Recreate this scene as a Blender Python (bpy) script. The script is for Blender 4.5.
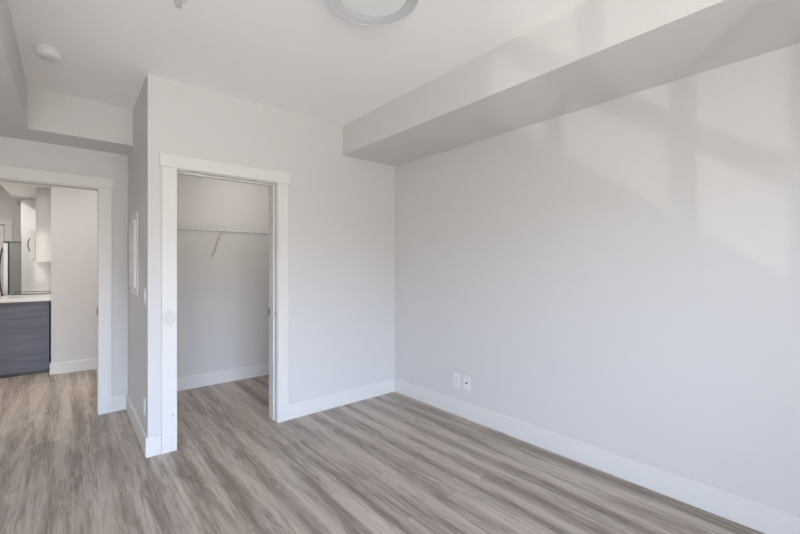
import bpy, bmesh, math, random
from mathutils import Vector, Matrix

random.seed(4)
for o in list(bpy.data.objects):
    bpy.data.objects.remove(o)
scene = bpy.context.scene
COL = scene.collection

# ------------------------------------------------------------------ camera
CAM = Vector((-2.655, -3.216, 1.33))
cd = bpy.data.cameras.new('camera')
cd.sensor_width = 36.0
cd.lens = 391.0 / 800.0 * 36.0
cd.shift_y = -0.0009
cd.clip_start = 0.05
cam = bpy.data.objects.new('camera', cd)
cam.location = CAM
cam.rotation_euler = (math.radians(90), 0, -math.radians(40.275))
COL.objects.link(cam)
scene.camera = cam

# ------------------------------------------------------------------ world (daylight sky above, pale ground below)
SKY = (0.70, 0.86, 1.20)
GROUND = (0.89, 0.82, 0.76)
SKY_STRENGTH = 14.5
w = bpy.data.worlds.new('daylight')
scene.world = w
w.use_nodes = True
nt = w.node_tree
nt.nodes.clear()
wo = nt.nodes.new('ShaderNodeOutputWorld')
bg = nt.nodes.new('ShaderNodeBackground')
tc = nt.nodes.new('ShaderNodeTexCoord')
sp = nt.nodes.new('ShaderNodeSeparateXYZ')
rp = nt.nodes.new('ShaderNodeValToRGB')
mp = nt.nodes.new('ShaderNodeMapRange')
mp.inputs['From Min'].default_value = -1
mp.inputs['From Max'].default_value = 1
nt.links.new(tc.outputs['Generated'], sp.inputs[0])
nt.links.new(sp.outputs['Z'], mp.inputs['Value'])
nt.links.new(mp.outputs[0], rp.inputs[0])
nt.links.new(rp.outputs[0], bg.inputs[0])
nt.links.new(bg.outputs[0], wo.inputs[0])
e = rp.color_ramp.elements
e[0].position = 0.0
e[0].color = (*[c * 0.85 for c in GROUND], 1)
e[1].position = 0.553
e[1].color = (*[c * 0.54 for c in GROUND], 1)
for p_, c_ in ((0.59, [c * 1.75 for c in SKY]), (0.68, [c * 1.3 for c in SKY]), (0.78, [c * 0.5 for c in SKY]), (1.0, [c * 0.4 for c in SKY])):
    n_ = rp.color_ramp.elements.new(p_)
    n_.color = (*c_, 1)
bg.inputs['Strength'].default_value = SKY_STRENGTH

# sunlight thrown up off the wet deck outside: it comes in low through the window and climbs the right wall
sd = bpy.data.lights.new('reflected_sun', 'SUN')
sd.energy = 0.48
sd.color = (1.0, 0.95, 0.90)
sd.angle = math.radians(0.15)
so = bpy.data.objects.new('reflected_sun', sd)
so.location = (-6, -8, -3)
so.rotation_euler = Vector((1.0, 0.83, 0.63)).to_track_quat('-Z', 'Y').to_euler()
COL.objects.link(so)

# ceiling pot lights of hall and kitchen (warm), and an added closet fill lamp
def pot_and_fill_light(x, y, power, z=2.655, size=0.12, color=(1.0, 0.955, 0.91)):
    l = bpy.data.lights.new('pot_and_fill_light', 'AREA')
    l.shape = 'DISK'
    l.size = size
    l.energy = power
    l.color = color
    o = bpy.data.objects.new('pot_and_fill_light', l)
    o.location = (x, y, z)
    COL.objects.link(o)
pot_and_fill_light(-1.75, 2.45, 15)
pot_and_fill_light(-4.0, 2.3, 24)
pot_and_fill_light(-3.75, 4.3, 20)
pot_and_fill_light(-1.1, 0.75, 7, color=(1.0, 0.95, 0.9))  # unseen area lamp added to brighten the closet interior

# sky portals in the two windows
def portal(x, y, z, sx, sz):
    l = bpy.data.lights.new('window_portal', 'AREA')
    l.shape = 'RECTANGLE'
    l.size = sx
    l.size_y = sz
    l.cycles.is_portal = True
    o = bpy.data.objects.new('window_portal', l)
    o.location = (x, y, z)
    o.rotation_euler = (math.radians(90), 0, 0)   # -Z -> +Y
    COL.objects.link(o)
portal(-2.75, -4.43, 1.235, 2.34, 2.15)
portal(-5.75, -4.43, 1.28, 2.0, 2.0)

vs = scene.view_settings
vs.view_transform = 'Standard'
vs.look = 'None'
vs.exposure = -0.05
vs.gamma = 1.0
vs.use_curve_mapping = False
try:
    scene.cycles.max_bounces = 14
    scene.cycles.diffuse_bounces = 10
    scene.cycles.glossy_bounces = 5
    scene.cycles.use_denoising = True
    scene.cycles.sample_clamp_indirect = 6.0
except Exception:
    pass

# ------------------------------------------------------------------ materials
def lin(r, g, b):
    f = lambda c: (c / 255 / 12.92) if c / 255 <= 0.04045 else ((c / 255 + 0.055) / 1.055) ** 2.4
    return (f(r), f(g), f(b))

def pbr(name, col, rough=0.5, metal=0.0, bump=0.0, bump_scale=200.0, vary=0.02, spec=0.5, coat=0.0):
    m = bpy.data.materials.new(name)
    m.use_nodes = True
    t = m.node_tree
    b = t.nodes['Principled BSDF']
    b.inputs['Roughness'].default_value = rough
    b.inputs['Metallic'].default_value = metal
    b.inputs['Specular IOR Level'].default_value = spec
    if coat:
        b.inputs['Coat Weight'].default_value = coat
        b.inputs['Coat Roughness'].default_value = 0.03
    c = t.nodes.new('ShaderNodeTexCoord')
    n = t.nodes.new('ShaderNodeTexNoise')
    n.inputs['Scale'].default_value = 3.0
    n.inputs['Detail'].default_value = 3.0
    t.links.new(c.outputs['Object'], n.inputs['Vector'])
    mx = t.nodes.new('ShaderNodeMix')
    mx.data_type = 'RGBA'
    mx.inputs['A'].default_value = (*[x * (1 - vary) for x in col], 1)
    mx.inputs['B'].default_value = (*[min(1, x * (1 + vary)) for x in col], 1)
    t.links.new(n.outputs['Fac'], mx.inputs['Factor'])
    t.links.new(mx.outputs['Result'], b.inputs['Base Color'])
    if bump:
        n2 = t.nodes.new('ShaderNodeTexNoise')
        n2.inputs['Scale'].default_value = bump_scale
        t.links.new(c.outputs['Object'], n2.inputs['Vector'])
        bp = t.nodes.new('ShaderNodeBump')
        bp.inputs['Strength'].default_value = bump
        bp.inputs['Distance'].default_value = 0.002
        t.links.new(n2.outputs['Fac'], bp.inputs['Height'])
        t.links.new(bp.outputs['Normal'], b.inputs['Normal'])
    return m

M = {}
M['wall'] = pbr('wall_paint', (0.672, 0.657, 0.648), 0.55, bump=0.04, vary=0.006)
M['ceiling'] = pbr('ceiling_paint', (0.94, 0.925, 0.915), 0.8, bump=0.06, bump_scale=120, vary=0.006, spec=0.2)
M['trim'] = pbr('trim_paint', (0.75, 0.738, 0.718), 0.38, vary=0.006)
M['plastic'] = pbr('white_plastic', (0.78, 0.78, 0.775), 0.35, vary=0.004)
M['plastic_grey'] = pbr('grey_plastic', (0.60, 0.61, 0.61), 0.45, vary=0.01)
M['panel'] = pbr('panel_enamel', (0.80, 0.785, 0.77), 0.4, vary=0.01)
M['dark'] = pbr('dark_slot', (0.03, 0.03, 0.032), 0.6)
M['bronze'] = pbr('dark_bronze', (0.10, 0.095, 0.09), 0.35, metal=0.8)
M['nickel'] = pbr('brushed_nickel', (0.62, 0.61, 0.60), 0.3, metal=1.0)
M['steel'] = pbr('stainless_steel', (0.60, 0.60, 0.61), 0.32, metal=0.9, vary=0.04)
M['fridge_side'] = pbr('grey_appliance_side', (0.25, 0.25, 0.26), 0.45)
M['gloss'] = pbr('white_gloss_lacquer', (0.72, 0.705, 0.69), 0.09, coat=0.35, vary=0.004)
M['quartz'] = pbr('white_quartz', (0.84, 0.83, 0.80), 0.15, vary=0.03)
M['glass_black'] = pbr('black_ceramic_glass', (0.02, 0.02, 0.022), 0.06)
M['wire'] = pbr('white_coated_wire', (0.70, 0.70, 0.70), 0.35)
M['door'] = pbr('cream_door_paint', (0.80, 0.76, 0.71), 0.45)
M['diffuser'] = pbr('frosted_diffuser', (0.84, 0.85, 0.85), 0.45, vary=0.004)
M['ring'] = pbr('satin_light_ring', (0.58, 0.59, 0.595), 0.4, vary=0.004)
M['ring_edge'] = pbr('polished_ring_edge', (0.92, 0.92, 0.92), 0.2)
M['vinyl'] = pbr('white_vinyl_frame', (0.85, 0.85, 0.85), 0.35)

def glass_mat():
    m = bpy.data.materials.new('window_glass')
    m.use_nodes = True
    t = m.node_tree
    t.nodes.clear()
    o = t.nodes.new('ShaderNodeOutputMaterial')
    tr = t.nodes.new('ShaderNodeBsdfTransparent')
    tr.inputs[0].default_value = (0.96, 0.98, 0.97, 1)
    g = t.nodes.new('ShaderNodeBsdfGlossy')
    g.inputs['Roughness'].default_value = 0.02
    lw = t.nodes.new('ShaderNodeLayerWeight')
    pw = t.nodes.new('ShaderNodeMath'); pw.operation = 'POWER'
    pw.inputs[1].default_value = 5.0
    t.links.new(lw.outputs['Facing'], pw.inputs[0])
    fr = t.nodes.new('ShaderNodeMath'); fr.operation = 'MULTIPLY_ADD'
    fr.inputs[1].default_value = 0.9
    fr.inputs[2].default_value = 0.03
    t.links.new(pw.outputs[0], fr.inputs[0])
    mx = t.nodes.new('ShaderNodeMixShader')
    t.links.new(fr.outputs[0], mx.inputs[0])
    t.links.new(tr.outputs[0], mx.inputs[1])
    t.links.new(g.outputs[0], mx.inputs[2])
    t.links.new(mx.outputs[0], o.inputs[0])
    return m
M['glass'] = glass_mat()

def stained_trim():
    """white trim paint with one greyish unpainted smear where a catch was taken off"""
    m = pbr('trim_paint_stained', (0.75, 0.738, 0.718), 0.38, vary=0.006)
    t = m.node_tree
    b = t.nodes['Principled BSDF']
    src = b.inputs['Base Color'].links[0].from_socket
    c = t.nodes.new('ShaderNodeTexCoord')
    n = t.nodes.new('ShaderNodeTexNoise')
    n.inputs['Scale'].default_value = 22.0
    t.links.new(c.outputs['Object'], n.inputs['Vector'])
    mv = t.nodes.new('ShaderNodeMixRGB')
    mv.blend_type = 'ADD'
    mv.inputs[0].default_value = 0.05
    t.links.new(c.outputs['Object'], mv.inputs[1])
    t.links.new(n.outputs['Color'], mv.inputs[2])
    mpg = t.nodes.new('ShaderNodeMapping')
    mpg.vector_type = 'POINT'
    cx, cy, cz = -2.085, -0.018, 0.985
    sx, sy, sz = 1 / 0.052, 1 / 0.2, 1 / 0.062
    mpg.inputs['Location'].default_value = (-cx * sx, -cy * sy, -cz * sz)
    mpg.inputs['Scale'].default_value = (sx, sy, sz)
    t.links.new(mv.outputs[0], mpg.inputs['Vector'])
    ln = t.nodes.new('ShaderNodeVectorMath')
    ln.operation = 'LENGTH'
    t.links.new(mpg.outputs[0], ln.inputs[0])
    mr = t.nodes.new('ShaderNodeMapRange')
    mr.inputs['From Min'].default_value = 0.75
    mr.inputs['From Max'].default_value = 1.1
    mr.inputs['To Min'].default_value = 0.55
    mr.inputs['To Max'].default_value = 0.0
    t.links.new(ln.outputs['Value'], mr.inputs['Value'])
    mx = t.nodes.new('ShaderNodeMixRGB')
    t.links.new(mr.outputs[0], mx.inputs[0])
    t.links.new(src, mx.inputs[1])
    mx.inputs[2].default_value = (0.58, 0.60, 0.58, 1)
    t.links.new(mx.outputs[0], b.inputs['Base Color'])
    return m
M['trim_stained'] = stained_trim()

def floor_mat():
    m = bpy.data.materials.new('grey_oak_planks')
    m.use_nodes = True
    t = m.node_tree
    L = t.links.new
    N = t.nodes.new
    b = t.nodes['Principled BSDF']
    c = N('ShaderNodeTexCoord')
    s = N('ShaderNodeSeparateXYZ')
    L(c.outputs['Object'], s.inputs[0])
    cb = N('ShaderNodeCombineXYZ')        # planks run along world y
    L(s.outputs['Y'], cb.inputs['X'])
    L(s.outputs['X'], cb.inputs['Y'])
    br = N('ShaderNodeTexBrick')
    br.offset = 0.37
    br.offset_frequency = 2
    br.inputs['Scale'].default_value = 1.0
    br.inputs['Brick Width'].default_value = 1.22
    br.inputs['Row Height'].default_value = 0.18
    br.inputs['Mortar Size'].default_value = 0.0011
    br.inputs['Mortar Smooth'].default_value = 0.3
    br.inputs['Bias'].default_value = 0.0
    br.inputs['Color1'].default_value = (0, 0, 0, 1)
    br.inputs['Color2'].default_value = (1, 1, 1, 1)
    br.inputs['Mortar'].default_value = (0.5, 0.5, 0.5, 1)
    L(cb.outputs[0], br.inputs['Vector'])
    # shift the grain of every plank
    mul = N('ShaderNodeVectorMath'); mul.operation = 'MULTIPLY'
    L(br.outputs['Color'], mul.inputs[0])
    mul.inputs[1].default_value = (37.0, 11.0, 23.0)
    add = N('ShaderNodeVectorMath'); add.operation = 'ADD'
    L(cb.outputs[0], add.inputs[0]); L(mul.outputs[0], add.inputs[1])
    def stretched(sx, sy, detail, dist, rough=0.55, shift=True):
        mp_ = N('ShaderNodeMapping')
        mp_.inputs['Scale'].default_value = (sx, sy, 1.0)
        L((add if shift else cb).outputs[0], mp_.inputs['Vector'])
        n = N('ShaderNodeTexNoise')
        n.inputs['Scale'].default_value = 1.0
        n.inputs['Detail'].default_value = detail
        n.inputs['Roughness'].default_value = rough
        n.inputs['Distortion'].default_value = dist
        L(mp_.outputs[0], n.inputs['Vector'])
        return n.outputs['Fac']
    broad = stretched(0.6, 10.0, 3.0, 0.5, shift=False)
    grain = stretched(3.0, 75.0, 6.0, 0.5, 0.7)
    knots = stretched(2.2, 20.0, 4.0, 1.4)
    figure = stretched(0.9, 6.0, 2.0, 0.35)
    def mathn(op, a, bb):
        n = N('ShaderNodeMath'); n.operation = op
        for i, v in enumerate((a, bb)):
            if isinstance(v, (int, float)):
                n.inputs[i].default_value = v
            else:
                L(v, n.inputs[i])
        return n.outputs[0]
    rings = mathn('SINE', mathn('MULTIPLY', figure, 85.0), 0.0)
    v = mathn('MULTIPLY', broad, 0.42)
    v = mathn('ADD', v, mathn('MULTIPLY', rings, 0.014))
    v = mathn('ADD', v, mathn('MULTIPLY', grain, 0.36))
    v = mathn('ADD', v, mathn('MULTIPLY', knots, 0.22))
    # each plank is a little darker and knottier down its middle, paler along its edges
    prof = mathn('COSINE', mathn('MULTIPLY', s.outputs['X'], 2 * math.pi / 0.18), 0.0)
    side = mathn('ADD', mathn('MULTIPLY', knots, 0.09), -0.005)
    v = mathn('ADD', v, mathn('MULTIPLY', prof, side))
    pv = N('ShaderNodeSeparateColor')
    L(br.outputs['Color'], pv.inputs[0])
    v = mathn('ADD', v, mathn('MULTIPLY', mathn('SUBTRACT', pv.outputs[0], 0.5), 0.03))
    r = N('ShaderNodeValToRGB')
    L(v, r.inputs[0])
    el = r.color_ramp.elements
    el[0].position = 0.32; el[0].color = (0.155, 0.121, 0.094, 1)
    el[1].position = 0.655; el[1].color = (0.57, 0.49, 0.415, 1)
    for p_, c_ in ((0.415, (0.242, 0.194, 0.157)), (0.485, (0.368, 0.306, 0.253)), (0.55, (0.47, 0.40, 0.336))):
        q = el.new(p_); q.color = (*c_, 1)
    mx = N('ShaderNodeMixRGB')
    L(mathn('MULTIPLY', br.outputs['Fac'], 0.35), mx.inputs[0])
    L(r.outputs[0], mx.inputs[1])
    mx.inputs[2].default_value = (0.12, 0.10, 0.09, 1)
    L(mx.outputs[0], b.inputs['Base Color'])
    mr = N('ShaderNodeMapRange')
    L(grain, mr.inputs['Value'])
    mr.inputs['To Min'].default_value = 0.34
    mr.inputs['To Max'].default_value = 0.50
    L(mr.outputs[0], b.inputs['Roughness'])
    b.inputs['Specular IOR Level'].default_value = 0.4
    bp = N('ShaderNodeBump')
    bp.inputs['Strength'].default_value = 0.12
    bp.inputs['Distance'].default_value = 0.001
    L(mathn('SUBTRACT', grain, br.outputs['Fac']), bp.inputs['Height'])
    L(bp.outputs[0], b.inputs['Normal'])
    return m
M['floor'] = floor_mat()

def slate_wood():
    m = bpy.data.materials.new('slate_blue_woodgrain')
    m.use_nodes = True
    t = m.node_tree
    L = t.links.new
    b = t.nodes['Principled BSDF']
    c = t.nodes.new('ShaderNodeTexCoord')
    mp_ = t.nodes.new('ShaderNodeMapping')
    mp_.inputs['Scale'].default_value = (1.6, 1.6, 34.0)
    L(c.outputs['Object'], mp_.inputs['Vector'])
    n = t.nodes.new('ShaderNodeTexNoise')
    n.inputs['Scale'].default_value = 1.5
    n.inputs['Detail'].default_value = 5
    n.inputs['Distortion'].default_value = 0.4
    L(mp_.outputs[0], n.inputs['Vector'])
    r = t.nodes.new('ShaderNodeValToRGB')
    r.color_ramp.elements[0].position = 0.3
    r.color_ramp.elements[0].color = (0.115, 0.120, 0.155, 1)
    r.color_ramp.elements[1].position = 0.72
    r.color_ramp.elements[1].color = (0.185, 0.192, 0.235, 1)
    L(n.outputs['Fac'], r.inputs[0])
    L(r.outputs[0], b.inputs['Base Color'])
    b.inputs['Roughness'].default_value = 0.5
    return m
M['slate'] = slate_wood()

# ------------------------------------------------------------------ helpers
def add_box(bm, x0, x1, y0, y1, z0, z1):
    v = [bm.verts.new(p) for p in ((x0, y0, z0), (x1, y0, z0), (x1, y1, z0), (x0, y1, z0),
                                   (x0, y0, z1), (x1, y0, z1), (x1, y1, z1), (x0, y1, z1))]
    for f in ((0, 3, 2, 1), (4, 5, 6, 7), (0, 1, 5, 4), (1, 2, 6, 5), (2, 3, 7, 6), (3, 0, 4, 7)):
        bm.faces.new([v[i] for i in f])

def add_tube(bm, pts, r, seg=8, cap=True):
    pts = [Vector(p) for p in pts]
    rings = []
    for i, p in enumerate(pts):
        d = (pts[min(i + 1, len(pts) - 1)] - pts[max(i - 1, 0)]).normalized()
        up = Vector((0, 0, 1)) if abs(d.z) < 0.9 else Vector((1, 0, 0))
        a = d.cross(up).normalized()
        b = d.cross(a).normalized()
        rings.append([bm.verts.new(p + r * (math.cos(2 * math.pi * k / seg) * a + math.sin(2 * math.pi * k / seg) * b)) for k in range(seg)])
    for i in range(len(rings) - 1):
        for k in range(seg):
            bm.faces.new((rings[i][k], rings[i][(k + 1) % seg], rings[i + 1][(k + 1) % seg], rings[i + 1][k]))
    if cap:
        bm.faces.new(rings[0][::-1])
        bm.faces.new(rings[-1])

def add_lathe(bm, prof, seg=64, mat=None):
    """prof: list of (r, z); r == 0 closes on the axis"""
    rings = []
    for r, z in prof:
        if r <= 1e-6:
            rings.append([bm.verts.new((0, 0, z))])
        else:
            rings.append([bm.verts.new((r * math.cos(2 * math.pi * k / seg), r * math.sin(2 * math.pi * k / seg), z)) for k in range(seg)])
    for a, b in zip(rings, rings[1:]):
        for k in range(seg):
            k2 = (k + 1) % seg
            if len(a) == 1 and len(b) == 1:
                continue
            if len(a) == 1:
                bm.faces.new((a[0], b[k2], b[k]))
            elif len(b) == 1:
                bm.faces.new((a[k], a[k2], b[0]))
            else:
                bm.faces.new((a[k], a[k2], b[k2], b[k]))
    if mat is not None:
        bmesh.ops.transform(bm, matrix=mat, verts=bm.verts)

def obj(name, bm, mat, parent=None, bevel=0.0, smooth=False, seg=2):
    bmesh.ops.recalc_face_normals(bm, faces=bm.faces)
    me = bpy.data.meshes.new(name)
    bm.to_mesh(me)
    bm.free()
    me.materials.append(M[mat] if isinstance(mat, str) else mat)
    o = bpy.data.objects.new(name, me)
    COL.objects.link(o)
    if parent:
        o.parent = parent
    if smooth:
        for p in me.polygons:
            p.use_smooth = True
        try:
            me.set_sharp_from_angle(angle=math.radians(35))
        except Exception:
            pass
    if bevel:
        b = o.modifiers.new('bevel', 'BEVEL')
        b.width = bevel
        b.segments = seg
        b.limit_method = 'ANGLE'
        b.angle_limit = math.radians(40)
    return o

def boxes(name, lst, mat, parent=None, bevel=0.0, seg=2):
    bm = bmesh.new()
    for a in lst:
        add_box(bm, *a)
    return obj(name, bm, mat, parent, bevel, seg=seg)

def rel(lst, base):
    x, y, z = base
    return [(a[0] - x, a[1] - x, a[2] - y, a[3] - y, a[4] - z, a[5] - z) for a in lst]

def tag(o, label=None, cat=None, group=None, kind=None):
    if label: o['label'] = label
    if cat: o['category'] = cat
    if group: o['group'] = group
    if kind: o['kind'] = kind
    return o

def thing(name, loc, label, cat, group=None, kind=None):
    o = bpy.data.objects.new(name, None)
    o.empty_display_size = 0.1
    o.location = loc
    COL.objects.link(o)
    return tag(o, label, cat, group, kind)

def struct(name, lst, mat, label, cat, bevel=0.0):
    return tag(boxes(name, lst, mat, None, bevel), label, cat, kind='structure')

# ------------------------------------------------------------------ the shell
H = 2.672          # ceiling
ZS = 2.394         # underside of the drop along the right wall
ZB = 2.365         # underside of the drop at the entry
X0 = -2.235        # closet outer corner / side wall face
YD = 1.21          # door wall face
YW = -4.30         # window wall face
YH = 3.20          # hall wall face
XL = -4.10         # left bedroom wall face
XB = -2.892        # face of the left drop
YB = 0.825         # face of the drop before the door wall
OP = (-2.072, -1.292, 2.052)     # closet rough opening
HP = (-3.262, -2.442, 2.045)     # hall rough opening
WIN = (-3.92, -1.58, 0.16, 2.31) # bedroom window opening
WIN2 = (-6.75, -4.75, 0.27, 2.31)

struct('floor', [(-7.2, 0.12, -4.44, 6.22, -0.10, 0.0)], 'floor', 'grey brown wood plank floor running through room and hall', 'floor')
struct('ceiling', [(-7.2, 0.12, -4.44, 6.22, H, H + 0.1)], 'ceiling', 'smooth white ceiling', 'ceiling')
struct('wall_right', [(0.0, 0.12, -4.30, 6.22, 0, H)], 'wall', 'large blank pale grey wall on the right', 'wall')
struct('wall_back', [(X0, OP[0], 0, 0.12, 0, H), (OP[1], 0, 0, 0.12, 0, H), (OP[0], OP[1], 0, 0.12, OP[2], H)], 'wall',
       'pale grey wall holding the closet opening', 'wall')
struct('wall_side', [(X0, X0 + 0.12, 0.12, 1.62, 0, H)], 'wall', 'narrow shaded closet side wall with the electrical panel', 'wall')
struct('wall_closet', [(X0 + 0.12, 0, 1.50, 1.62, 0, H)], 'wall', 'pale grey rear wall inside the closet', 'wall')
struct('wall_entry', [(XL, HP[0], YD, YD + 0.12, 0, H), (HP[1], X0, YD, YD + 0.12, 0, H), (HP[0], HP[1], YD, YD + 0.12, HP[2], H)], 'wall',
       'pale grey wall around the doorway to the hall', 'wall')
struct('wall_left', [(XL - 0.12, XL, -4.30, YD + 0.12, 0, H)], 'wall', 'pale grey left bedroom wall out of frame', 'wall')
struct('wall_hall', [(-2.82, 0, YH, YH + 0.12, 0, H)], 'wall', 'pale hall wall seen through the left doorway', 'wall')
struct('wall_kitchen', [(-2.65, -2.53, YH + 0.12, 6.10, 0, H)], 'wall', 'kitchen wall behind the glossy white cabinets', 'wall')
struct('wall_far', [(-7.2, 0, 6.10, 6.22, 0, H)], 'wall', 'pale far kitchen wall with a cream door', 'wall')
struct('wall_living', [(-7.2, -7.08, -4.30, 6.10, 0, H)], 'wall', 'far left living room wall out of frame', 'wall')
fr = []
xs = [-7.2, WIN2[0], WIN2[1], WIN[0], WIN[1], 0.12]
for k in (0, 2, 4):
    fr.append((xs[k], xs[k + 1], YW - 0.14, YW, 0, H))
for W_ in (WIN, WIN2):
    fr.append((W_[0], W_[1], YW - 0.14, YW, 0, W_[2]))
    fr.append((W_[0], W_[1], YW - 0.14, YW, W_[3], H))
struct('wall_front', fr, 'wall', 'window wall behind the viewer', 'wall')

# dropped ceiling boxes
struct('trim_1', [(-0.653, 0.0, YW, 0.0, ZS, H)], 'wall', 'long boxed ceiling drop along the right wall', 'ceiling drop')
bm = bmesh.new()
pts = [(XL, YW), (XB, YW), (XB, YB), (X0, YB), (X0, YD), (XL, YD)]
lo = [bm.verts.new((x, y, ZB)) for x, y in pts]
hi = [bm.verts.new((x, y, H)) for x, y in pts]
bm.faces.new(lo[::-1]); bm.faces.new(hi)
for i in range(6):
    bm.faces.new((lo[i], lo[(i + 1) % 6], hi[(i + 1) % 6], hi[i]))
tag(obj('trim_2', bm, 'wall'), 'boxed ceiling drop at upper left, over the entry', 'ceiling drop', kind='structure')
struct('trim_3', [(-3.31, -2.65, 3.32, 6.10, 2.37, H)], 'ceiling', 'boxed ceiling drop over the kitchen cabinets', 'ceiling drop')

# windows (behind the viewer): frame with mullions and transom, panes
def window(name, W_, mulls, transom, label):
    t = thing(name, ((W_[0] + W_[1]) / 2, YW - 0.07, W_[2]), label, 'window', kind='structure')
    x0, x1, z0, z1 = W_
    y0, y1 = YW - 0.105, YW - 0.035
    fw = 0.03
    bs = [(x0, x0 + fw, y0, y1, z0, z1), (x1 - fw, x1, y0, y1, z0, z1), (x0, x1, y0, y1, z0, z0 + fw), (x0, x1, y0, y1, z1 - fw, z1)]
    for a, b in mulls:
        bs.append((a, b, y0, y1, z0, z1))
    bs.append((x0, x1, y0, y1, *transom))
    boxes('window_frame', rel(bs, t.location), 'vinyl', t, 0.003)
    edges = [x0 + fw] + [q for m_ in mulls for q in m_] + [x1 - fw]
    for k in range(0, len(edges), 2):
        for a, b in ((z0 + fw, transom[0]), (transom[1], z1 - fw)):
            boxes('pane', rel([(edges[k] - 0.005, edges[k + 1] + 0.005, YW - 0.074, YW - 0.068, a - 0.005, b + 0.005)], t.location), 'glass', t)
    return t
window('window_1', WIN, [(-3.15, -3.065), (-2.225, -2.14)], (0.665, 0.785), 'white framed bedroom window behind the viewer')
window('window_2', WIN2, [(-5.80, -5.70)], (0.625, 0.77), 'white framed living room window out of frame')

# baseboards
BH, BT = 0.14, 0.014
def base(name, lst, label):
    return struct(name, [(*a, 0, BH) for a in lst], 'trim', label, 'baseboard', bevel=0.003)
base('baseboard_right', [(-BT, 0, YW, 0)], 'white baseboard along the large right wall')
base('baseboard_back', [(-1.210, -BT, -BT, 0)], 'white baseboard right of the closet opening')
base('baseboard_corner', [(X0 - BT, -2.155, -BT, 0)], 'short white baseboard left of the closet opening')
base('baseboard_side', [(X0 - BT, X0, 0, YD - BT)], 'white baseboard along the narrow closet side wall')
base('baseboard_entry', [(-2.357, X0, YD - BT, YD)], 'short white baseboard right of the hall doorway')
base('baseboard_left', [(XL, XL + BT, YW, YD), (XL + BT, -3.362, YD - BT, YD)], 'white baseboard along the left bedroom wall, out of frame')
base('baseboard_closet', [(X0 + 0.12, 0, 1.50 - BT, 1.50)], 'white baseboard inside the closet')
base('baseboard_hall', [(-2.82 - BT, 0, YH - BT, YH), (-2.82 - BT, -2.82, YH, YH + 0.11)], 'white baseboard on the hall wall beyond the doorway')
base('baseboard_far', [(-7.0, -4.45, 6.10 - BT, 6.10)], 'white baseboard on the far kitchen wall')

# ------------------------------------------------------------------ closet doorway
d1 = thing('door_1', (-1.675, 0, 0), 'white cased closet opening without a door', 'doorway', kind='structure')
R_ = lambda lst: rel(lst, d1.location)
left_cas = boxes('casing', [(-2.154, -2.057, -0.018, 0, 0, 2.040)], 'trim_stained', None, 0.002)
left_cas.parent = d1
left_cas.matrix_parent_inverse = Matrix.Translation(d1.location).inverted()
boxes('casing', R_([(-1.2985, -1.209, -0.018, 0, 0, 2.040)]), 'trim', d1, 0.002)
boxes('header_casing', R_([(-2.165, -1.198, -0.024, 0, 2.040, 2.132)]), 'trim', d1, 0.002)
boxes('jamb', R_([(OP[0], OP[0] + 0.014, 0.0, 0.135, 0, 2.04)]), 'trim', d1, 0.0015)
jr = boxes('jamb', R_([(OP[1] - 0.012, OP[1], -0.002, 0.150, 0, 2.04)]), 'trim', d1, 0.0015)
boxes('head_jamb', R_([(OP[0], OP[1], 0.0, 0.135, 2.033, OP[2])]), 'trim', d1, 0.0015)
boxes('door_stop', R_([(OP[1] - 0.022, OP[1] - 0.012, 0.052, 0.152, 0.004, 2.033)]), 'trim', d1, 0.002)
boxes('door_stop', R_([(OP[0] + 0.014, OP[0] + 0.026, 0.050, 0.095, 0.004, 2.033)]), 'trim', d1, 0.002)
boxes('door_stop', R_([(OP[0] + 0.02, OP[1] - 0.02, 0.050, 0.095, 2.021, 2.033)]), 'trim', d1, 0.002)
sp_ = boxes('strike_plate', R_([(OP[1] - 0.0132, OP[1] - 0.0118, 0.030, 0.050, 0.905, 0.945)]), 'nickel', d1)
boxes('strike_slot', R_([(OP[1] - 0.0142, OP[1] - 0.0131, 0.036, 0.046, 0.918, 0.934)]), 'dark', sp_)
boxes('back_latch', R_([(OP[1] - 0.0236, OP[1] - 0.0218, 0.128, 0.150, 0.90, 0.962)]), 'bronze', d1)
# inside casing of the closet
boxes('casing', R_([(-1.290, -1.203, 0.12, 0.136, 0, 2.04)]), 'trim', d1)
boxes('casing', R_([(-2.11, -2.057, 0.12, 0.136, 0, 2.04)]), 'trim', d1)
# plugged screw hole low on the left casing
bm = bmesh.new()
add_lathe(bm, [(0.0, -0.0004), (0.004, -0.0004), (0.004, 0.0006), (0, 0.0006)], 16, Matrix.Rotation(math.pi / 2, 4, 'X'))
h_ = obj('screw_hole', bm, 'bronze', d1)
h_.location = Vector((-2.083, -0.0184, 0.262)) - d1.location

# ------------------------------------------------------------------ hall doorway
d2 = thing('door_2', (-2.859, YD, 0), 'white cased doorway into the hall and kitchen', 'doorway', kind='structure')
R2 = lambda lst: rel(lst, d2.location)
boxes('casing', R2([(-2.451, -2.355, YD - 0.018, YD, 0, 2.036)]), 'trim', d2, 0.002)
boxes('casing', R2([(-3.361, -3.257, YD - 0.018, YD, 0, 2.036)]), 'trim', d2, 0.002)
boxes('header_casing', R2([(-3.374, -2.342, YD - 0.024, YD, 2.036, 2.128)]), 'trim', d2, 0.002)
boxes('jamb', R2([(HP[1] - 0.014, HP[1], YD - 0.002, YD + 0.135, 0, 2.03)]), 'trim', d2, 0.0015)
boxes('jamb', R2([(HP[0], HP[0] + 0.014, YD - 0.002, YD + 0.135, 0, 2.03)]), 'trim', d2, 0.0015)
boxes('head_jamb', R2([(HP[0], HP[1], YD - 0.002, YD + 0.135, 2.026, HP[2])]), 'trim', d2, 0.0015)
boxes('door_stop', R2([(HP[0] + 0.014, HP[0] + 0.026, YD + 0.05, YD + 0.09, 0, 2.026)]), 'trim', d2, 0.002)
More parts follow.
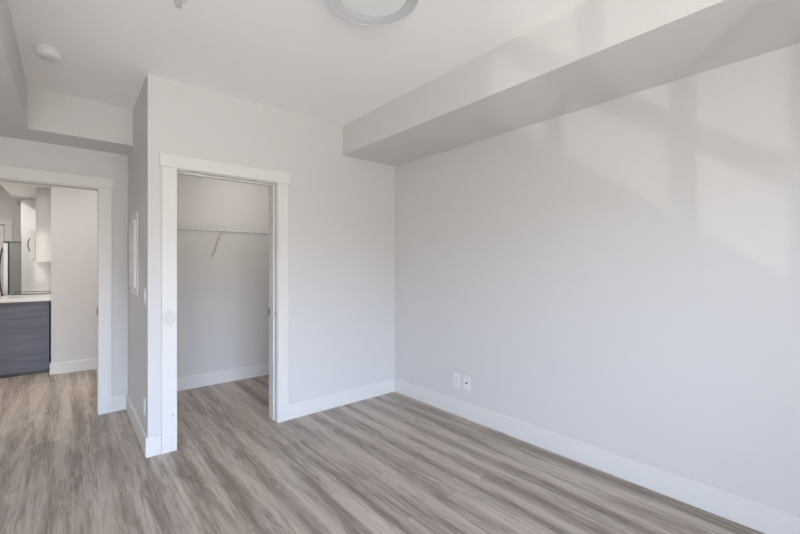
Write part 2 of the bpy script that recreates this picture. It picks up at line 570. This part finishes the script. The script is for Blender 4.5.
sp2 = boxes('strike_plate', R2([(HP[1] - 0.0195, HP[1] - 0.0138, YD - 0.012, YD + 0.045, 0.890, 0.960)]), 'bronze', d2)
boxes('casing', R2([(-2.440, -2.357, YD + 0.12, YD + 0.134, 0, 2.036)]), 'trim', d2)

# ------------------------------------------------------------------ wire shelf in the closet
CLIPS = (-1.93, -1.565, -1.245, -0.935, -0.60, -0.28)
SH, SY0, SY1 = 1.735, 1.19, 1.492
sx0, sx1 = X0 + 0.125, -0.01
sh = thing('wire_shelf', (-1.06, 1.49, SH), 'white wire shelf spanning the closet wall, with a diagonal brace', 'shelf')
S_ = lambda p: tuple(Vector(p) - sh.location)
bm = bmesh.new()
for y, z, r in ((SY0, SH, 0.0035), (SY0 - 0.002, SH - 0.022, 0.0035), (SY1, SH - 0.004, 0.0032), ((SY0 + SY1) / 2, SH - 0.005, 0.003)):
    add_tube(bm, [S_((sx0, y, z)), S_((sx1, y, z))], r, 8)
obj('rail', bm, 'wire', sh, smooth=True)
bm = bmesh.new()
n = int((sx1 - sx0) / 0.0254)
for i in range(n + 1):
    x = sx0 + 0.012 + i * 0.0254
    if x > sx1 - 0.004:
        break
    add_tube(bm, [S_((x, SY1, SH)), S_((x, SY0 + 0.004, SH + 0.002)), S_((x, SY0 - 0.003, SH - 0.003)), S_((x, SY0 - 0.003, SH - 0.022))], 0.0015, 5)
obj('deck_wires', bm, 'wire', sh, smooth=True)
bm = bmesh.new()
add_tube(bm, [S_((-1.418, SY0 + 0.002, SH - 0.03)), S_((-1.418, 1.493, 1.46))], 0.008, 10)
br_ = obj('brace', bm, 'wire', sh, smooth=True)
boxes('brace_hook', [(S_((-1.428, 0, 0))[0], S_((-1.408, 0, 0))[0], S_((0, SY0 - 0.008, 0))[1], S_((0, SY0 + 0.012, 0))[1], -0.038, 0.006)], 'plastic', br_, 0.003)
boxes('brace_foot', [(S_((-1.428, 0, 0))[0], S_((-1.408, 0, 0))[0], S_((0, 1.486, 0))[1], S_((0, 1.50, 0))[1], 1.43 - SH, 1.478 - SH)], 'plastic', br_, 0.003)
for x in CLIPS:
    boxes('wall_clip', [(S_((x - 0.009, 0, 0))[0], S_((x + 0.009, 0, 0))[0], S_((0, 1.481, 0))[1], S_((0, 1.50, 0))[1], -0.024, 0.010)], 'plastic', sh, 0.003)

# ------------------------------------------------------------------ ceiling fixtures
cl = thing('ceiling_light', (-1.556, -1.722, H), 'round flush ceiling light with a grey ring, at top of the ceiling', 'ceiling light')
bm = bmesh.new()
add_lathe(bm, [(0.0, 0.0), (0.185, 0.0), (0.188, -0.03), (0.0, -0.03)], 96)
obj('base', bm, 'plastic', cl, smooth=True)
bm = bmesh.new()
add_lathe(bm, [(0.194, -0.020), (0.213, -0.054), (0.2165, -0.066), (0.2150, -0.0705), (0.170, -0.0655), (0.166, -0.0625), (0.166, -0.020), (0.194, -0.020)], 128)
rg = obj('ring', bm, 'ring', cl, smooth=True)
bm = bmesh.new()
ringpts = [(0.2160 + 0.0026 * math.cos(a), -0.0690 + 0.0026 * math.sin(a)) for a in [2 * math.pi * k / 10 for k in range(11)]]
add_lathe(bm, ringpts, 128)
obj('ring_edge', bm, 'ring_edge', rg, smooth=True)
bm = bmesh.new()
add_lathe(bm, [(0.0, -0.0625), (0.08, -0.0622), (0.14, -0.0615), (0.1615, -0.0605), (0.1645, -0.058), (0.1645, -0.035), (0.0, -0.035)], 128)
obj('diffuser', bm, 'diffuser', cl, smooth=True)

sm = thing('smoke_detector', (-2.752, 0.055, H), 'round white smoke detector on the ceiling', 'smoke detector')
bm = bmesh.new()
add_lathe(bm, [(0.0, 0.0), (0.070, 0.0), (0.070, -0.007), (0.064, -0.009), (0.0, -0.009)], 48)
obj('base_plate', bm, 'plastic', sm, smooth=True)
bm = bmesh.new()
add_lathe(bm, [(0.0, -0.008), (0.062, -0.008), (0.064, -0.012), (0.063, -0.026), (0.056, -0.040), (0.050, -0.044), (0.0, -0.046)], 48)
cv = obj('cover', bm, 'plastic', sm, smooth=True)
bm = bmesh.new()
for k in range(24):
    a = 2 * math.pi * k / 24
    add_tube(bm, [(0.0636 * math.cos(a), 0.0636 * math.sin(a), -0.014), (0.0630 * math.cos(a), 0.0630 * math.sin(a), -0.024)], 0.0018, 6)
obj('vent_ribs', bm, 'plastic_grey', cv)
bm = bmesh.new()
add_lathe(bm, [(0.0, -0.0445), (0.010, -0.0445), (0.010, -0.0480), (0.0, -0.0485)], 20, Matrix.Translation((-0.026, -0.012, 0)))
obj('test_button', bm, 'plastic_grey', cv, smooth=True)

sk = thing('sprinkler_head', (-2.235, -1.0, H), 'small pale sprinkler head at the top edge of the ceiling', 'sprinkler')
bm = bmesh.new()
add_lathe(bm, [(0.0, 0.0), (0.036, 0.0), (0.034, -0.004), (0.022, -0.008), (0.0, -0.008)], 32)
obj('escutcheon', bm, 'plastic', sk, smooth=True)
bm = bmesh.new()
add_tube(bm, [(-0.010, 0, -0.006), (-0.012, 0, -0.022), (-0.003, 0, -0.036)], 0.0025, 8)
add_tube(bm, [(0.010, 0, -0.006), (0.012, 0, -0.022), (0.003, 0, -0.036)], 0.0025, 8)
obj('frame', bm, 'nickel', sk, smooth=True)
bm = bmesh.new()
add_lathe(bm, [(0.0, -0.036), (0.015, -0.037), (0.015, -0.039), (0.0, -0.039)], 24)
obj('deflector', bm, 'nickel', sk, smooth=True)

# ------------------------------------------------------------------ wall plates
def plate_root(name, loc, normal, label, cat, group=None):
    """local: x right, z up, plate grows along -y (towards the room)"""
    o = thing(name, loc, label, cat, group)
    o.rotation_euler = (0, 0, math.atan2(normal[0], -normal[1]))
    return o

def cover_plate(root, wd=0.072, ht=0.116):
    return boxes('cover_plate', [(-wd / 2, wd / 2, -0.006, 0, -ht / 2, ht / 2)], 'plastic', root, 0.0025)

def disc(bm, x, y, z, r, d):
    s = bmesh.new()
    add_lathe(s, [(0, 0), (r, 0), (r, d), (0, d)], 14, Matrix.Translation((x, y, z)) @ Matrix.Rotation(math.pi / 2, 4, 'X'))
    me = bpy.data.meshes.new('tmp'); s.to_mesh(me); s.free()
    bm.from_mesh(me); bpy.data.meshes.remove(me)

def duplex(root):
    f = cover_plate(root)
    for dz in (0.0215, -0.0215):
        rc = boxes('receptacle', [(-0.0165, 0.0165, -0.0085, -0.005, dz - 0.014, dz + 0.014)], 'plastic', root, 0.003)
        for dx in (-0.0065, 0.0065):
            boxes('slot', [(dx - 0.0012, dx + 0.0012, -0.0089, -0.0084, dz - 0.003, dz + 0.006)], 'dark', rc)
        bm_ = bmesh.new(); disc(bm_, 0, -0.0084, dz - 0.008, 0.0025, 0.0005)
        obj('ground_hole', bm_, 'dark', rc)
    bm_ = bmesh.new(); disc(bm_, 0, -0.006, 0, 0.003, 0.001)
    obj('screw', bm_, 'nickel', root)

o1 = plate_root('power_outlet', (0, -0.870, 0.311), (-1, 0), 'white power outlet on the right wall, the left one of two wall plates', 'outlet')
duplex(o1)
o2 = plate_root('cable_outlet', (0, -0.988, 0.311), (-1, 0), 'white cable outlet plate with a dark centre jack, low on the right wall', 'outlet')
cover_plate(o2)
bm = bmesh.new(); disc(bm, 0, -0.006, 0.0, 0.0085, 0.002)
nut = obj('jack_nut', bm, 'bronze', o2)
bm = bmesh.new(); disc(bm, 0, -0.008, 0.0, 0.005, 0.009)
obj('jack', bm, 'bronze', nut)
for dz in (0.041, -0.041):
    bm = bmesh.new(); disc(bm, 0, -0.006, dz, 0.003, 0.001); obj('screw', bm, 'plastic_grey', o2)

o3 = plate_root('power_outlet', (X0, 0.140, 0.315), (-1, 0), 'white power outlet low on the narrow closet side wall', 'outlet')
duplex(o3)
o4 = plate_root('light_switch', (X0, 0.105, 1.115), (-1, 0), 'white light switch on the narrow side wall beside the electrical panel', 'light switch')
cover_plate(o4)
boxes('rocker', [(-0.0165, 0.0165, -0.010, -0.005, -0.033, 0.033)], 'plastic', o4, 0.002)
for dz in (0.048, -0.048):
    bm = bmesh.new(); disc(bm, 0, -0.006, dz, 0.0025, 0.001); obj('screw', bm, 'plastic_grey', o4)

# electrical panel
ep = plate_root('electrical_panel', (X0, 0.675, 1.43), (-1, 0), 'tall off-white electrical panel cover on the narrow closet side wall', 'electrical panel')
boxes('cover', [(-0.19, 0.19, -0.010, 0, -0.335, 0.335)], 'panel', ep, 0.006, 3)
dr = boxes('panel_door', [(-0.15, 0.15, -0.026, -0.009, -0.27, 0.27)], 'panel', ep, 0.004)
boxes('latch', [(0.118, 0.140, -0.030, -0.025, -0.03, 0.03)], 'plastic_grey', dr, 0.002)
for dx, dz in ((-0.17, 0.31), (0.17, 0.31), (-0.17, -0.31), (0.17, -0.31), (0.17, 0.15), (0.17, -0.13)):
    bm = bmesh.new(); disc(bm, dx, -0.010, dz, 0.006, 0.003); obj('screw', bm, 'nickel', ep)

# ------------------------------------------------------------------ kitchen
pn = thing('kitchen_peninsula', (-3.7, 3.62, 0), 'slate blue woodgrain peninsula cabinet at the left edge', 'cabinet')
P_ = lambda lst: rel(lst, pn.location)
boxes('body', P_([(-4.6, -2.845, 3.375, 3.93, 0.05, 0.90)]), 'slate', pn)
boxes('front_panel', P_([(-4.6, -2.84, 3.355, 3.375, 0.045, 0.90)]), 'slate', pn, 0.001)
boxes('toe_kick', P_([(-4.58, -2.86, 3.40, 3.90, 0.0, 0.05)]), 'bronze', pn)
ct = boxes('countertop', [(-4.63, -2.655, 3.325, 3.96, 0.90, 0.94)], 'quartz', None, 0.002)
tag(ct, 'white stone countertop lying on the slate blue peninsula', 'countertop')

bc = thing('base_cabinet', (-2.95, 4.45, 0), 'low white cabinet beyond the peninsula, under the cooktop', 'cabinet')
B_ = lambda lst: rel(lst, bc.location)
boxes('body', B_([(-3.24, -2.652, 3.97, 4.985, 0.10, 0.90)]), 'gloss', bc)
boxes('plinth', B_([(-3.19, -2.652, 3.97, 4.985, 0.0, 0.10)]), 'bronze', bc)
for y0, y1 in ((3.972, 4.475), (4.480, 4.983)):
    dd = boxes('door', B_([(-3.26, -3.24, y0, y1, 0.105, 0.895)]), 'gloss', bc, 0.001)
    bm = bmesh.new()
    add_tube(bm, [tuple(Vector(p) - bc.location) for p in ((-3.26, (y0 + y1) / 2 - 0.08, 0.84), (-3.285, (y0 + y1) / 2 - 0.08, 0.84), (-3.285, (y0 + y1) / 2 + 0.08, 0.84), (-3.26, (y0 + y1) / 2 + 0.08, 0.84))], 0.005, 8)
    obj('handle', bm, 'nickel', dd, smooth=True)
c2 = boxes('countertop', [(-3.29, -2.652, 3.962, 4.985, 0.90, 0.94)], 'quartz', None, 0.002)
tag(c2, 'white stone countertop beyond the peninsula, under the white microwave', 'countertop')
ck = thing('cooktop', (-2.97, 4.53, 0.94), 'black glass cooktop set on the white kitchen counter', 'cooktop')
boxes('glass_top', rel([(-3.26, -2.70, 4.19, 4.89, 0.94, 0.948)], ck.location), 'glass_black', ck, 0.002)
for y0 in (4.18, 4.89):
    boxes('edge_trim', rel([(-3.268, -2.692, y0, y0 + 0.01, 0.94, 0.952)], ck.location), 'bronze', ck)
bk = boxes('backsplash', [(-2.662, -2.651, 3.965, 4.985, 0.942, 1.385)], 'quartz')
tag(bk, 'pale backsplash between the counter and white upper cabinets', 'backsplash')

uc = thing('upper_cabinet', (-2.82, 3.98, 1.387), 'glossy white upper cabinet beside the hall wall edge', 'cabinet')
U_ = lambda lst: rel(lst, uc.location)
boxes('body', U_([(-2.965, -2.652, 3.78, 4.185, 1.387, 2.352)]), 'gloss', uc, 0.0015)
boxes('door', U_([(-2.985, -2.966, 3.782, 4.183, 1.389, 2.350)]), 'gloss', uc, 0.0015)
boxes('top_filler', U_([(-2.93, -2.652, 3.81, 4.185, 2.352, 2.369)]), 'gloss', uc)
uc2 = thing('upper_cabinet', (-2.82, 4.6, 1.86), 'white cabinet above the microwave in the kitchen', 'cabinet')
boxes('body', rel([(-2.965, -2.652, 4.195, 4.96, 1.865, 2.352)], uc2.location), 'gloss', uc2, 0.0015)
for y0, y1 in ((4.197, 4.575), (4.58, 4.958)):
    boxes('door', rel([(-2.985, -2.966, y0, y1, 1.867, 2.350)], uc2.location), 'gloss', uc2, 0.0015)

mw = thing('microwave', (-2.85, 4.57, 1.42), 'white microwave hung below the upper cabinet, with a curved dark handle', 'microwave')
W_ = lambda lst: rel(lst, mw.location)
boxes('body', W_([(-3.005, -2.652, 4.20, 4.95, 1.425, 1.860)]), 'plastic', mw, 0.002)
mdoor = boxes('door', W_([(-3.061, -3.006, 4.20, 4.95, 1.425, 1.845)]), 'plastic', mw, 0.004)
bm = bmesh.new()
hp = []
for k in range(13):
    a = k / 12
    hp.append(tuple(Vector((-3.062 - 0.026 * math.sin(math.pi * a), 4.27, 1.53 + 0.20 * a)) - mw.location))
add_tube(bm, hp, 0.006, 8)
obj('handle', bm, 'bronze', mdoor, smooth=True)
boxes('window', W_([(-3.0635, -3.0605, 4.36, 4.86, 1.49, 1.79)]), 'glass_black', mdoor, 0.001)

tp = boxes('tall_panel', [(-3.20, -2.652, 4.99, 5.012, 0.0, 2.335)], 'gloss', None, 0.0015)
tag(tp, 'tall glossy white panel beside the fridge', 'panel')
fc = thing('fridge_cabinet', (-2.95, 5.45, 1.78), 'white cabinet over the fridge, behind the tall glossy panel', 'cabinet')
boxes('body', rel([(-3.19, -2.652, 5.016, 5.90, 1.80, 2.335)], fc.location), 'gloss', fc)
boxes('door', rel([(-3.21, -3.19, 5.02, 5.895, 1.802, 2.333)], fc.location), 'gloss', fc, 0.0015)
boxes('top_filler', rel([(-3.17, -2.66, 5.016, 5.90, 2.335, 2.368)], fc.location), 'gloss', fc)

fg = thing('fridge', (-3.0, 5.45, 0), 'stainless fridge with grey side and curved handle, at the left edge', 'fridge')
F_ = lambda lst: rel(lst, fg.location)
boxes('body', F_([(-3.335, -2.70, 5.05, 5.86, 0.02, 1.685)]), 'fridge_side', fg, 0.003)
boxes('top_cap', F_([(-3.40, -2.70, 5.05, 5.86, 1.685, 1.705)]), 'bronze', fg, 0.003)
boxes('foot_grille', F_([(-3.33, -2.72, 5.07, 5.84, 0.0, 0.02)]), 'dark', fg)
fdoor = boxes('door', F_([(-3.405, -3.345, 5.045, 5.865, 0.06, 1.680)]), 'steel', fg, 0.008, 3)
bm = bmesh.new()
hp = []
for k in range(17):
    a = k / 16
    hp.append(tuple(Vector((-3.404 - 0.042 * math.sin(math.pi * a) ** 0.6, 5.12, 0.86 + 0.76 * a)) - fg.location))
add_tube(bm, hp, 0.009, 10)
obj('handle', bm, 'bronze', fdoor, smooth=True)

d3 = thing('door_3', (-3.85, 6.10, 0), 'cream panel door on the far kitchen wall', 'door', kind='structure')
D_ = lambda lst: rel(lst, d3.location)
boxes('casing', D_([(-3.478, -3.385, 6.08, 6.10, 0, 2.03)]), 'trim', d3, 0.002)
boxes('casing', D_([(-4.37, -4.277, 6.08, 6.10, 0, 2.03)]), 'trim', d3, 0.002)
boxes('header_casing', D_([(-4.38, -3.375, 6.078, 6.10, 2.03, 2.115)]), 'trim', d3, 0.002)
boxes('gap', D_([(-4.277, -3.478, 6.097, 6.10, 0, 2.03)]), 'dark', d3)
slab = boxes('slab', D_([(-4.272, -3.484, 6.088, 6.0965, 0.01, 2.016)]), 'door', d3, 0.002)
for z0, z1 in ((0.25, 0.95), (1.1, 1.88)):
    for xx in (-4.16, -3.83):
        boxes('panel_moulding', D_([(xx, xx + 0.25, 6.082, 6.088, z0, z1)]), 'door', slab, 0.004)
